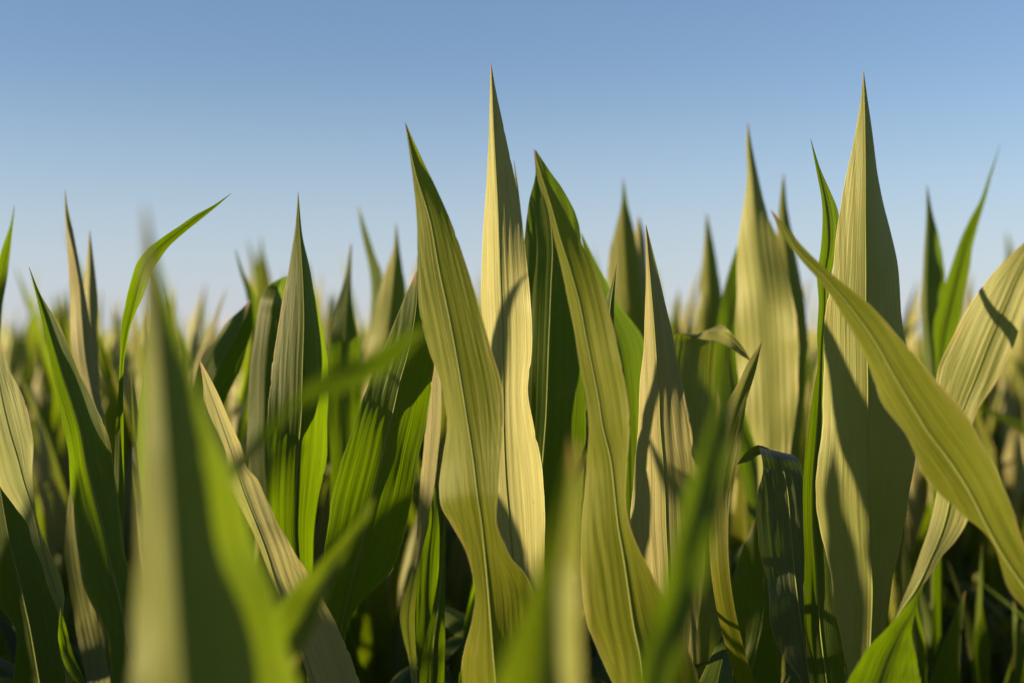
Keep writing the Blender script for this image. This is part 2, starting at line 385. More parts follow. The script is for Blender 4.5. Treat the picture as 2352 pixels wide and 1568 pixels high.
# --- sharp leaf with hooked leaf behind
plant('corn plant with a sharp upright pale leaf beside a grey-green leaf folded over its top', (1560, 1.86), [
    dict(L=[(1483,516),(1483.5,579),(1483.5,654),(1480.5,729),(1478,804),(1470,879),(1465.5,977),(1459,1055),(1453.5,1130),(1447,1186),(1452,1242),(1463,1280),(1490,1400),(1520,1568)],
         M=[(1483.4,516),(1487,560),(1495,654),(1501.5,729),(1507,804),(1513,879),(1516.5,977),(1523,1055),(1528,1130),(1530,1205),(1534,1280),(1537,1355),(1541,1411),(1552,1568)],
         R=[(1484,516),(1491,542),(1510,617),(1527,692),(1545,767),(1558.5,842),(1575,917),(1587,977),(1594,1017),(1605,1055),(1613,1130),(1618,1200),(1618,1300),(1605,1420),(1585,1568)],
         d=(1.77, 1.78, 1.80), fl=(0.9, 0.7, 0.6, 0.5, 0.3), fr=(0.9, 0.5, -0.1, -0.15, 0.2), m=M_WAXY, label='sharp upright leaf, pale in the sun above and grey-green in shade below'),
    dict(idx=True,
         L=[(1725,829,-.03),(1702,816,-.03),(1680,801,-.028),(1655,786,-.02),(1600,777,-.01),(1551,768),(1546,800),(1548,900),(1552,1000),(1560,1130),(1565,1250),(1570,1400),(1575,1568)],
         M=[(1725,829,-.03),(1704,806,-.028),(1678,779,-.026),(1652,764,-.018),(1606,764,-.008),(1597,768),(1592,790),(1579,900),(1577,1000),(1585,1130),(1592,1250),(1600,1400),(1605,1568)],
         R=[(1725.5,829,-.03),(1709,800,-.03),(1693,780,-.03),(1672,756,-.028),(1660,746,-.012),(1653,746),(1648,790),(1646,900),(1646,1000),(1656,1130),(1676,1242),(1679,1392),(1652,1568)],
         d=(1.99,), fl=(-0.3,), fr=(0.3,), m=M_PALE, rip=0.5, rib=False, label='grey-green leaf folded over at its top'),
])
# --- right tall leaf
plant('corn plant at right with the broadest tall pointed leaf, its left half streaked with sunlight', (1985, 1.66), [
    dict(L=[(1983,163),(1977,230),(1965,300),(1946,392),(1933,467),(1920,542),(1912,617),(1900,692),(1894,767),(1891.5,842),(1888,917),(1888,977),(1882,1055),(1873,1130),(1873,1167),(1884,1224),(1899,1280),(1912,1336),(1916,1392),(1927,1449),(1938,1505),(1950,1568)],
         M=[(1983.5,163),(1986,250),(1988,392),(1988,504),(1989,617),(1989,700),(1993.5,880),(1993.5,980),(1994,1092),(1997,1205),(2004,1355),(2000,1468),(1995,1568)],
         R=[(1984,163),(1993,230),(2003,300),(2015,392),(2030,467),(2043,523),(2056,579),(2062,617),(2068,692),(2079,767),(2088,830),(2103,950),(2105,1055),(2090,1130),(2082,1186),(2075,1212),(2060,1280),(2052,1317),(2045,1374),(2034,1449),(2010,1568)],
         d=(1.66, 1.66, 1.68), fl=(0.6, 0.45, 0.35, 0.45, 0.55, 0.5), fr=(0.9, 0.75, 0.75, 0.6, 0.6), m=M_PALE),
    dict(L=[(1861.5,319),(1875,392),(1888,467),(1885,572),(1876.5,636),(1880,684),(1876.5,767),(1878,842),(1871,880),(1860,954),(1854,1002),(1845,1092),(1845,1205),(1848,1280),(1846.5,1355),(1848,1449),(1854,1512),(1862,1568)],
         M=[(1862,319),(1881,392),(1898,480),(1903,560),(1893,640),(1893,700),(1886,800),(1882,900),(1876,1000),(1868,1100),(1868,1205),(1875,1300),(1885,1449),(1900,1568)],
         R=[(1862.5,319),(1886,392),(1906,437),(1926,489),(1925,560),(1908,640),(1900,760),(1895,860),(1893,1000),(1893,1130),(1903,1230),(1920,1340),(1935,1449),(1945,1568)],
         d=(1.74, 1.76, 1.75), fl=(-0.9, -0.9, -0.6, -0.1), fr=(0.8, 0.8, 0.1, -0.3), m=M_DEEP),
])
# --- diagonal leaf
plant('corn plant whose yellow-green leaf slants diagonally down to the right edge of the picture', (2500, 1.36), [
    dict(L=[(1770,483),(1786.5,519.5),(1813,564),(1850,609),(1884,647),(1914,688),(1944,741),(1970,786),(1993,834),(2008,876),(2026,924),(2060,970),(2079,995),(2101,1044),(2120,1089),(2150,1126),(2188,1160),(2221,1190),(2259,1220),(2285,1257),(2300,1302),(2311,1340),(2326,1366),(2349,1390),(2390,1440),(2440,1520)],
         M=[(1770.5,482.5),(1795,517),(1830,573),(1890,632),(1945,695),(2004,775),(2055,865),(2113,962),(2128,987),(2176,1051),(2225,1126),(2263,1201),(2300,1269),(2352,1347),(2400,1410),(2460,1510)],
         R=[(1771,482),(1805,519),(1846,568),(1880,602),(1914,632),(1951,662),(1989,692),(2026,729),(2086,797),(2139,861),(2176,902),(2214,947),(2233,977),(2263,1029),(2289,1077),(2311,1130),(2326,1167),(2341,1220),(2354,1255),(2376,1320),(2420,1400),(2480,1500)],
         d=(1.48, 1.42, 1.36), fl=(0.25, 0.3, 0.25, 0.2), fr=(0.1, -0.3, -0.35, -0.2), m=M_LIME),
])
# --- pale leaf far right
plant('corn plant with a wide pale leaf leaning out over the right edge of the picture', (2010, 1.56), [
    dict(L=[(2520,420),(2430,490),(2352,557),(2308,598),(2270,639),(2240,681),(2206.5,741),(2176.5,797),(2158,834),(2151,872),(2152,950),(2156,1040),(2150,1134),(2135,1205),(2113,1272),(2090,1336),(2053,1419),(2020,1480),(1990,1568)],
         M=[(2520.5,420.5),(2430,510),(2349,613),(2308,703),(2270,789.5),(2240,868),(2208,951),(2195,1030),(2186,1120),(2165,1215),(2136,1285),(2108,1345),(2058,1421),(2026,1490),(1998,1568)],
         R=[(2521,421),(2450,530),(2380,640),(2352,711),(2338,767),(2308,842),(2274,898),(2248,936),(2231,990),(2228,1060),(2230,1140),(2222,1194),(2195,1242),(2158,1284),(2139,1317),(2101,1366),(2062,1424),(2032,1500),(2006,1568)],
         d=(1.48, 1.52, 1.55), fl=(0.4, 0.4, 0.4, 0.4), fr=(-0.35, -0.35, -0.3, -0.1), m=M_PALE),
    dict(L=[(2121,1338),(2101,1366),(2053,1424),(1990,1492),(1944,1568)], M=[(2122,1338),(2108,1385),(2076,1440),(2045,1500),(2020,1568)], R=[(2123,1338),(2105,1400),(2094,1449),(2103,1500),(2116,1568)],
         d=(1.50, 1.46), fl=(-0.9, -0.8), fr=(0.8, 0.8), m=M_DEEP, rib=False, label='bright green leaf wrapped at the foot of the pale one'),
])
# --- blurred pair right
plant('blurred corn plant with two narrow dark leaves spread in a V at upper right', (2150, 2.6), [
    dict(L=[(2128.5,424),(2127,504),(2122,579),(2118,654),(2116,711),(2118,767),(2122,823),(2133,900)], M=[(2129,424),(2132,504),(2130,579),(2128,654),(2128,711),(2133,767),(2140,823),(2145,900)],
         R=[(2129.5,424),(2143,493),(2158,549.5),(2169,617),(2172,680),(2168,767),(2160,830),(2158,900)], d=2.6, fl=(0.9,), fr=(0.7,), m=M_DEEP),
    dict(L=[(2297,331),(2270,407),(2251.5,459.5),(2225,508),(2206.5,549.5),(2191.5,591),(2173,647),(2158,692),(2145,737),(2143,767),(2146,797),(2150,900)],
         M=[(2297.5,331),(2276,407),(2259,459),(2238,510),(2220,555),(2208,600),(2193,660),(2180,715),(2170,767),(2163,820),(2158,900)],
         R=[(2298,331),(2280,392),(2266,448),(2248,512),(2233,572),(2227,617),(2214,673),(2208,722),(2195,767),(2175,850),(2168,900)], d=2.55, fl=(-0.9,), fr=(0.9,), m=M_DEEP),
])
plant('blurred corn plant with a big tan pointed leaf between dark leaves, right of centre', (1768, 2.5), [
    dict(L=[(1716,283),(1714,340),(1716,392),(1708.5,467),(1697,542),(1692,598),(1693,654),(1690,760),(1700,900),(1740,1040)], M=[(1717,283),(1720,340),(1726,400),(1737,560),(1755,700),(1765,900),(1768,1040)],
         R=[(1718,283),(1728,340),(1738.5,392),(1764,493),(1790,560),(1812,640),(1827,720),(1835,800),(1832,900),(1815,1040)], d=2.4, fl=(0.7, 0.55, 0.5), fr=(0.8, 0.1, -0.45, -0.3), m=M_PALE),
    dict(L=[(1799,398),(1788,486),(1783,560),(1790,700),(1790,1000)], M=[(1800,398),(1798,486),(1803,560),(1815,700),(1810,1000)], R=[(1801,398),(1807,467),(1820,542),(1835,617),(1850,711),(1856,767),(1840,1000)], d=2.65, fl=(0.5,), fr=(0.6,), m=M_LEAF),
    dict(L=[(1702,540),(1671,632),(1650,720),(1645,850),(1690,1040)], M=[(1702.5,540),(1684,640),(1675,740),(1675,860),(1720,1040)], R=[(1703,540),(1700,640),(1700,760),(1705,880),(1740,1040)], d=2.7, fl=(-0.5,), fr=(0.5,), m=M_DEEP),
])
plant('blurred corn plant with two overlapping pointed tips above and left of the sharp pale leaf', (1450, 2.85), [
    dict(L=[(1431,409),(1427,467),(1416,516),(1401,572),(1395,624),(1400,760),(1420,900)], M=[(1431.5,409),(1431,467),(1433,540),(1438,640),(1446,780),(1448,900)], R=[(1432,409),(1444,478),(1455,525),(1470,600),(1480,700),(1485,800),(1475,900)],
         d=2.75, fl=(0.5, 0.25), fr=(0.8, 0.4, -0.1), m=M_LEAF),
    dict(L=[(1466,496),(1455,560),(1450,640),(1450,780),(1450,900)], M=[(1467,496),(1468,560),(1468,640),(1470,780),(1465,900)], R=[(1468,496),(1480,540),(1486,600),(1490,780),(1480,900)], d=2.9, fl=(0.5,), fr=(0.6,), m=M_WAXY),
])
plant('blurred pointed corn plant standing alone just left of the big tan blurred leaf', (1630, 3.0), [
    dict(L=[(1622,490),(1618.5,542),(1611,617),(1607,684),(1600,748),(1605,900)], M=[(1623,490),(1625,560),(1628,650),(1630,748),(1632,900)], R=[(1624,490),(1639,561),(1648.5,617),(1656,662),(1658,711),(1652,780),(1648,900)], d=3.0, fl=(0.6, 0.3), fr=(0.7, 0.1), m=M_LEAF),
])
# --- left of centre
plant('corn plant left of centre with one upright bright green leaf that has a pale margin', (700, 1.98), [
    dict(L=[(684.3,441),(680,504),(670.5,572),(661,632),(650,684.5),(639,748),(627,816),(620,898),(615,977),(613.5,1055),(610.5,1122),(614,1200),(630,1300),(655,1400)],
         M=[(684.6,441),(686,504),(690,560),(694,617),(698,730),(695,842),(691,977),(685.5,1029),(680,1130),(678,1224),(683,1300),(690,1400)],
         R=[(685,441),(687,459.5),(695,542),(712,617),(723,673),(734,722),(744,767),(751,812),(754,879),(752,977),(753,1002),(749,1062),(738,1111),(729,1156),(723,1205),(720,1261),(718,1320),(715,1400)],
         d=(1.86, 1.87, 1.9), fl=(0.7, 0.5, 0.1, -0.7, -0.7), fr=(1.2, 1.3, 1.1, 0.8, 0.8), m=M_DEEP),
    dict(idx=True, L=[(663,634,.08),(650,637,.05),(625,650,.01),(603,677),(592,722),(585,765),(575,850),(570,950),(568,1050),(575,1130),(600,1300)],
         M=[(668,632,.09),(656,636,.06),(645,650,.03),(632,680),(622,722),(614,780),(608,850),(606,950),(606,1050),(612,1130),(630,1300)],
         R=[(672,632,.1),(668,636,.08),(662,650,.05),(656,690,.02),(652,722),(648,780),(646,850),(644,950),(642,1050),(645,1130),(655,1300)], d=2.1, fl=(0.4,), fr=(0.4,), m=M_DEEP, rib=False),
])
plant('corn plant whose curled pale leaf edge slants down beside the huge blurred foreground leaf', (700, 1.66), [
    dict(L=[(459,829),(466,880),(472,960),(500,1060),(545,1150),(585,1230),(620,1320),(655,1410),(690,1500),(712,1568)],
         M=[(459.5,828.5),(476,884),(500,950),(528,1030),(560,1130),(592,1212),(612,1265),(632,1330),(658,1400),(700,1500),(724,1568)],
         R=[(460,828),(487,876),(510,924),(532,977),(551,1017),(573,1080),(588,1096),(610,1141),(637,1201),(663,1242),(689,1287),(712,1321),(745,1381),(772,1430),(798,1490),(826,1568)],
         d=(1.66, 1.63, 1.64), fl=(0.2, 0.5, 0.6), fr=(-0.9, -0.5, -0.2, -0.25, 0.1, 0.2), m=M_WAXY),
])
plant('corn plant with a wide dark sun-streaked leaf leaning right, left of the S-curved leaf', (795, 1.86), [
    dict(L=[(957,622),(937,666),(922,699.5),(907,737),(888,782),(873,816),(854,861),(835.5,909.5),(820.5,947),(811,977),(798,1017),(779,1077),(764,1137),(755,1190),(748.5,1235),(744,1280),(745,1380),(757,1450),(775,1568)],
         M=[(958,622),(957,690),(948,760),(937,812),(918,879),(899,962),(894,980),(873,1074),(854,1149),(832,1242),(813,1317),(794,1392),(784,1445),(786,1568)],
         R=[(959,622),(985,680),(998,780),(993,880),(976,977),(972,999),(963,1036),(952,1111),(940,1175),(925,1235),(910,1287),(888,1325),(858,1355),(828,1385),(803,1422),(793,1470),(797,1568)],
         d=(1.70, 1.74, 1.78), fl=(0.5, 0.0, -0.55, -0.6, -0.5), fr=(0.4, 0.4, 0.6, 0.6), m=M_DEEP),
])
plant('corn plant with a narrow almost white leaf strip, green low down, beside the S-curved leaf', (985, 1.95), [
    dict(L=[(1000,740),(985,808),(984,861),(980,917),(976,977),(974,1017),(967,1092),(959,1186),(952,1280),(937,1340),(922,1381),(918,1411),(925,1460),(938,1510),(945,1568)],
         M=[(1000.5,740),(997,861),(993,977),(984,1092),(972,1186),(960,1280),(949,1340),(940,1390),(937,1430),(942,1490),(952,1568)],
         R=[(1001,740),(1012,861),(1012,980),(1005,1055),(996,1130),(985,1186),(973,1242),(963,1299),(957,1355),(953,1411),(954,1467),(960,1568)],
         d=(1.90, 1.90), fl=(0.5, 0.5, 0.4, 0.2, -0.8, -0.9), fr=(-0.4, -0.4, -0.3, 0.2, 0.8, 0.8), m=M_WAXY, rib=False, rip=0.5),
    dict(L=[(988,1120),(985,1200),(968,1272),(958,1355),(956,1467),(962,1568)], M=[(990,1120),(992,1200),(983,1280),(978,1380),(975,1480),(980,1568)], R=[(1000,1120),(1008,1200),(1008,1300),(1002,1400),(995,1500),(992,1568)],
         d=1.95, fl=(-0.5,), fr=(0.5,), m=M_DEEP),
    dict(L=[(1022,1150),(1015,1224),(1004,1336),(991,1411),(978,1467),(965,1542),(964,1568)], M=[(1023,1150),(1019,1224),(1012,1336),(1005,1411),(997,1467),(992,1568)], R=[(1024,1150),(1024,1242),(1022,1392),(1022,1480),(1021,1568)],
         d=1.92, fl=(-0.3,), fr=(0.5,), m=M_DEEP),
])
# --- left
plant('corn plant at left with a long dark leaf slanting right, its left margin bright green', (290, 1.66), [
    dict(L=[(66,613),(75,647),(86,692),(96,737),(107,786),(116,842),(129,898),(141,954),(146,980),(156,1036),(161,1100),(171,1186),(180,1280),(191,1340),(210,1385),(229,1422),(247,1464),(254,1568)],
         M=[(66.5,613),(82,660),(102,720),(122,786),(145,860),(166,920),(184,980),(202,1074),(221,1149),(240,1224),(255,1299),(270,1355),(289,1449),(312,1568)],
         R=[(67,613),(75,632),(90,669),(109,703),(127,729),(141,756),(165,816),(187,864),(210,913),(229,954),(240,977),(259,1055),(266,1111),(277,1186),(285,1261),(300,1317),(319,1374),(330,1430),(332,1505),(335,1568)],
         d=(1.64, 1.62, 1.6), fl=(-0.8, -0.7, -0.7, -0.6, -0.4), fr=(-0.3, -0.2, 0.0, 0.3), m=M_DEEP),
    dict(L=[(163,1095),(152,1205),(148,1280),(158,1340),(175,1450)], M=[(165,1095),(166,1205),(175,1300),(190,1380),(205,1450)], R=[(168,1095),(185,1205),(200,1300),(215,1380),(230,1450)], d=2.0, fl=(0.1,), fr=(-0.1,), m=M_PALE, rib=False),
])
plant('corn plant at left with two narrow upright tips side by side, the taller one tan', (225, 2.15), [
    dict(L=[(149,436),(149,486),(152,542),(157.5,617),(160.5,692),(162,767),(167,816),(187,880),(205,960),(225,1100)], M=[(149.5,436),(153,504),(169,580),(182,654),(188,730),(196,823),(208,890),(222,960),(240,1100)],
         R=[(150,436),(154,467),(165,516),(176,572),(187.5,632),(197,684),(206,737),(214,790),(219,861),(226,891),(240,960),(258,1100)], d=2.1, fl=(0.7, 0.35, 0.2), fr=(0.9, 0.8, 0.5), m=M_WAXY),
    dict(L=[(205.5,529),(199,598),(193,647),(195,750),(200,887),(230,1050)], M=[(206,529),(206,617),(205,680),(208,760),(212,890),(240,1050)], R=[(206.5,529),(209,549),(216,602),(223,673),(225,748),(226,805),(228,900),(252,1050)], d=2.2, fl=(0.5,), fr=(0.7,), m=M_WAXY),
])
plant('corn plant at left with a smooth green leaf arching over to the right into sky', (278, 1.84), [
    dict(L=[(531,444),(487.5,473),(450,493),(412,519),(375,544),(337,574),(315,602),(300,647),(289,692),(279,748),(275,823),(272,898),(266,977),(262,1100)],
         M=[(531,444.5),(493,473),(455,499),(418,527),(382,554),(352,584),(332,612),(318,655),(306,704),(290,768),(281,823),(277,898),(275,977),(273,1100)],
         R=[(531,445),(499,473),(461,504),(424,534),(390,564),(367,594),(349,621),(338,655),(326,688),(311,718),(299,752),(291,790),(286,823),(283,898),(284,977),(285,1100)],
         d=(1.742, 1.752, 1.79), fl=(-0.9, -0.9, -0.8, 0.3), fr=(0.9, 0.9, 0.9, 0.6), m=M_DEEP, rip=0.5, rib=False),
])
plant('corn plant cut by the left edge, one slim dark leaf tip rising into the sky', (-15, 2.15), [
    dict(L=[(32.5,473),(22.5,519),(7.5,561),(0,585),(-15,650),(-20,750),(-20,1000)], M=[(33,473),(26,530),(16,585),(5,650),(-5,750),(-8,1000)], R=[(34,473),(28,534),(22.5,587),(15,647),(6,700),(2,760),(5,1000)], d=2.1, fl=(-0.8,), fr=(0.8,), m=M_DEEP),
])
plant('corn plant at lower left edge with a twisting tan leaf above a long dark leaf', (90, 1.75), [
    dict(L=[(-30,790),(-35,900),(-20,1020),(0,1115),(37,1167),(64,1205),(74,1245),(94,1290),(108,1340),(134,1410),(145,1500)], M=[(-15,785),(5,920),(22,991),(41,1055),(56,1111),(69,1149),(79,1185),(98,1265),(117,1325),(139,1400),(155,1500)],
         R=[(0,780),(22,850),(45,894),(60,936),(71,980),(77,1017),(74,1092),(78,1141),(88,1200),(108,1255),(140,1330),(148,1370),(146,1405),(165,1500)], d=(1.74, 1.70), fl=(0.5, 0.4, -0.4), fr=(-0.2, -0.2, -0.4, -0.3), m=M_PALE),
    dict(L=[(-60,1050),(-50,1200),(-25,1320),(5,1400),(30,1434),(30,1568)], M=[(-10,1050),(5,1150),(22,1242),(45,1336),(67,1430),(92,1568)], R=[(10,1050),(45,1150),(80,1240),(115,1320),(142,1400),(146,1568)], d=1.9, fl=(0.3,), fr=(0.5,), m=M_DEEP),
    dict(L=[(138.5,1395),(134,1470),(150,1530),(185,1580)], M=[(139,1395),(146,1460),(160,1515),(195,1580)], R=[(139.5,1395),(155,1450),(168,1500),(205,1580)], d=1.66, fl=(-0.5,), fr=(0.4,), m=M_DEEP, rib=False),
])
plant('corn plant with thin pale-edged leaves half hidden behind the huge blurred foreground leaf', (370, 1.6), [
    dict(L=[(302,860),(303,980),(304,1092),(311,1167),(319,1261),(330,1355),(335,1500)], M=[(302.5,860),(312,980),(325,1092),(338,1167),(348,1261),(355,1355),(358,1500)], R=[(303,860),(330,960),(365,1060),(385,1150),(390,1261),(385,1355),(375,1500)], d=1.58, fl=(-0.5, 0.3), fr=(-0.1, 0.0), m=M_PALE),
    dict(L=[(343,610),(345,690),(338,800),(320,920),(315,1000),(330,1200)], M=[(343.5,610),(352,690),(358,770),(358,870),(360,1000),(362,1200)], R=[(344,610),(360,690),(378,740),(400,850),(415,1000),(410,1200)], d=1.52, fl=(-0.8,), fr=(0.8,), m=M_DEEP),
])
# --- blurred foreground
plant('very blurred corn plant close at lower left, huge leaf half tan and half green', (470, 0.80), [
    dict(L=[(330,470),(330,600),(330,750),(330,900),(326,1050),(320,1200),(312,1350),(304,1568)], M=[(332,470),(343,600),(357,750),(370,900),(382,1050),(393,1200),(403,1350),(420,1568)],
         R=[(334,470),(362,600),(400,720),(440,850),(482,970),(530,1080),(580,1230),(622,1350),(685,1568)], d=(0.80, 0.76, 0.74), fl=(0.42, 0.42, 0.42), fr=(0.8, 0.8, 0.8), m=M_LEAF, rib=False),
    dict(L=[(858,1140),(798,1220),(738,1287),(682,1340),(644,1385),(607,1449),(585,1520),(570,1600)], M=[(858.5,1142),(815,1225),(765,1300),(725,1365),(695,1420),(660,1480),(630,1540),(610,1600)],
         R=[(859,1144),(847,1190),(813,1240),(790,1285),(764,1336),(738,1400),(715,1460),(685,1512),(655,1600)], d=(1.05, 1.0, 0.97), fl=(-0.6, -0.6), fr=(0.5, 0.2, -0.9), m=M_LEAF, rib=False),
    dict(L=[(980,746),(900,780),(850,812),(753,848),(708,880),(660,937),(600,988),(550,1035),(505,1078),(460,1140)], M=[(978,753),(905,805),(850,842),(753,878),(712,902),(662,941),(606,1002),(558,1050),(515,1092),(470,1150)],
         R=[(980,760),(914,832),(850,876),(757,912),(720,924),(667,948),(614,1024),(572,1074),(530,1114),(480,1166)], d=(0.84, 0.82, 0.81), fl=(-0.4,-0.4,0.4), fr=(0.4,0.4,-0.3), m=M_DEEP, rib=False),
])
plant('very blurred corn plant close at bottom centre, narrow leaf half green and half tan', (1245, 0.70), [
    dict(L=[(1314,1005),(1290,1120),(1262,1230),(1225,1340),(1190,1430),(1160,1500),(1134,1580)], M=[(1315,1005),(1305,1120),(1288,1230),(1270,1340),(1260,1450),(1254,1580)],
         R=[(1317,1005),(1332,1100),(1337,1200),(1333,1317),(1332,1450),(1332,1580)], d=(0.76, 0.72, 0.70), fl=(-0.6, -0.6), fr=(-1.1, -1.1), m=M_LEAF, rib=False),
])
plant('very blurred corn plant close right of centre, grey-green leaf slanting up to the right', (1490, 0.78), [
    dict(L=[(1668,790),(1648,900),(1622,990),(1600,1055),(1573,1130),(1547,1242),(1520,1340),(1490,1440),(1455,1580)], M=[(1669,790),(1664,900),(1648,990),(1630,1070),(1612,1150),(1588,1260),(1565,1350),(1535,1450),(1500,1580)],
         R=[(1670,790),(1680,900),(1682,980),(1675,1055),(1662,1130),(1641,1242),(1612,1355),(1575,1468),(1540,1580)], d=(0.84, 0.80, 0.78), fl=(-0.5, -0.5), fr=(0.3, 0.35), m=M_DEEP, rib=False),
])
# --- drooping leaf coloured grey for its shade, slim leaf
plant('corn plant with a shaded grey leaf bent over and hanging beside the broadest tall leaf', (1790, 1.86), [
    dict(L=[(1745,1027,.025),(1747,1036,.008),(1752,1074),(1742,1122),(1737,1190),(1741,1242),(1752,1291),(1764,1350),(1783,1479),(1813,1524),(1850,1580)],
         M=[(1786,1036,.025),(1790,1046,.008),(1800,1080),(1808,1120),(1816,1205),(1828,1336),(1839,1422),(1850,1500),(1861,1580)],
         R=[(1822,1044,.03),(1832,1054,.012),(1843,1080,.004),(1848,1120),(1852,1205),(1858,1336),(1864,1422),(1872,1580)],
         d=(1.77, 1.77), fl=(-0.25,), fr=(0.2,), m=M_SHADE_GREY, rip=0.8, label='shaded grey leaf bent over and hanging down'),
    dict(L=[(1694,1066),(1722,1058),(1745,1044),(1758,1042)], M=[(1694,1065),(1718,1048),(1743,1033),(1762,1036)], R=[(1694,1064),(1714,1038),(1741,1022),(1768,1030)],
         d=(1.795, 1.80), fl=(-0.5,), fr=(0.3,), m=M_LEAF, rip=0.4, rib=False, ext=False),
    dict(L=[(1750,783),(1720,828),(1690,890),(1660,940),(1640,1000),(1625,1100),(1630,1250)], M=[(1750.3,783),(1728,835),(1704,895),(1682,960),(1668,1030),(1655,1100),(1655,1250)], R=[(1750.6,783),(1736,850),(1716,920),(1706,980),(1701,1029),(1692,1074),(1676,1160),(1672,1250)],
         d=1.68, fl=(0.5,), fr=(0.4, -0.3), m=M_LEAF, rib=False),
    dict(L=[(1735,1190),(1710,1250),(1690,1300),(1680,1340),(1682,1450),(1680,1568)], M=[(1737,1190),(1745,1260),(1755,1340),(1752,1420),(1735,1500),(1718,1568)], R=[(1740,1190),(1765,1260),(1785,1340),(1795,1420),(1795,1568)], d=2.0, fl=(0.3,), fr=(0.4,), m=M_DEEP),
])
# --- blurred behind, left of centre
plant('blurred corn plant with one narrow tip just right of the upright bright green leaf', (790, 2.6), [
    dict(L=[(805,560),(794,624),(779,684),(764,741),(755,797),(750,900),(760,1050)], M=[(806,560),(803,624),(797,684),(792,741),(790,797),(790,900),(790,1050)], R=[(808,560),(808,673),(814,730),(824,786),(829,823),(830,930),(820,1050)], d=2.5, fl=(0.5, -0.3, -0.4), fr=(0.4, 0.4), m=M_DEEP),
])
plant('blurred corn plant with two tips leaning apart just left of the S-curved leaf', (880, 2.75), [
    dict(L=[(822,472),(832,542),(845,602),(852,654),(850,748),(855,850)], M=[(823,472),(838,542),(856,605),(863,660),(862,750),(868,850)], R=[(824,472),(847,542),(865,594),(877,624),(876,690),(875,760),(885,850)], d=2.85, fl=(0.6,), fr=(-0.3,), m=M_DEEP),
    dict(L=[(909,514),(903,572),(888,613),(873,662),(858,730),(850,786),(856,850),(870,950)], M=[(910,514),(910,572),(905,630),(898,700),(890,770),(890,850),(892,950)], R=[(911,514),(918,572),(926,624),(932,669),(940,740),(942,820),(930,950)], d=2.65, fl=(0.5, 0.3), fr=(0.8, 0.6), m=M_LEAF),
])
plant('blurred dark corn plant leaning right above the curled pale leaf edge', (470, 2.2), [
    dict(L=[(576,687),(555,709),(525,735),(499,772),(472,806),(452,850),(440,920),(440,1050)], M=[(576.5,688),(565,725),(540,775),(513,820),(490,870),(470,930),(465,1050)], R=[(577,689),(580,740),(572,780),(555,842),(528,898),(510,940),(490,1050)], d=2.15, fl=(0.2,), fr=(0.6,), m=M_DEEP),
    dict(L=[(540,573),(551,624),(564,669),(575,750),(540,1000)], M=[(541,573),(557,630),(572,675),(583,760),(550,1000)], R=[(542,573),(563,632),(582,669),(594,760),(560,1000)], d=2.7, fl=(-0.2,), fr=(0.6,), m=M_DEEP),
])

# ------------------------------------------------------------------ plants further back, from a few grown patterns
def pattern(seed, nu, nv):
    """leaves of one grown corn plant as (P, UV, material id)"""
    rg = np.random.default_rng(seed)
    az = rg.uniform(0, 6.28); out = []
    nl = 9
    for i in range(nl):
        f = i / (nl - 1)
        z0 = 0.45 + 0.95 * f
        if f > 0.68:      # upright leaves of the whorl, often tan to suggest sunlit tips
            out.append(grown_leaf(z0, az, rg.uniform(0.55, 0.80), rg.uniform(0.075, 0.105), R(rg.uniform(2, 10)), R(rg.uniform(0, 26)), rg.uniform(-1.2, 1.2), R(rg.uniform(15, 45)), seed * 31 + i, nu, nv, rg.uniform(-0.6, 0.6)) + ((0, 1, 1, 3)[rg.integers(0, 4)],))
        elif f > 0.3:  # from here down all deep green, the low shade put into the colour
            out.append(grown_leaf(z0, az, rg.uniform(0.6, 0.85), rg.uniform(0.075, 0.10), R(rg.uniform(14, 28)), R(rg.uniform(20, 95)), rg.uniform(-1.0, 1.0), R(rg.uniform(12, 32)), seed * 31 + i, nu, nv) + ((2, 2, 2)[rg.integers(0, 3)],))
        else:
            out.append(grown_leaf(z0, az, rg.uniform(0.65, 0.85), rg.uniform(0.075, 0.10), R(rg.uniform(25, 40)), R(rg.uniform(70, 125)), rg.uniform(-0.5, 0.5), R(rg.uniform(10, 25)), seed * 31 + i, nu, nv) + (2,))
        az += math.pi + rg.uniform(-0.5, 0.5)
    return out

MATS = [M_LEAF, M_WAXY, M_DEEP, M_PALE, M_STALK]
def stalk_grid(h, n=8, m=12):
    zs = np.linspace(-0.03, h, m); pts = np.stack([zs * 0, zs * 0, zs], 1)
    return tube('stalk', pts, np.interp(zs, [0, h], [0.014, 0.007]), None, n=n)

NP = 7
near_src = []
for k in range(NP):
    root = bpy.data.objects.new('corn_plant', None); root.empty_display_size = 0.1
    kids = [('stalk', grid_mesh('stalk', [stalk_grid(1.45)], M_STALK))]
    for P, UV, mi in pattern(100 + k, 11, 34): kids.append(('leaf', grid_mesh('leaf', [(P, UV)], MATS[mi])))
    near_src.append((root, kids))
low_src = []                              # short added plants, deep green throughout to darken the low gaps
for k in range(4):
    root = bpy.data.objects.new('corn_plant', None); root.empty_display_size = 0.1
    kids = [('stalk', grid_mesh('stalk', [stalk_grid(1.45)], M_STALK))]
    for P, UV, mi in pattern(140 + k, 11, 34): kids.append(('leaf', grid_mesh('leaf', [(P, UV)], M_DEEP)))
    low_src.append((root, kids))
mid_src = []
for k in range(NP):
    pt = pattern(200 + k, 7, 18)
    me = grid_mesh('corn_plant', [(a, b) for a, b, _ in pt] + [stalk_grid(1.4, 6, 4)], None, [m_ for _, _, m_ in pt] + [4], MATS)
    mid_src.append(me)

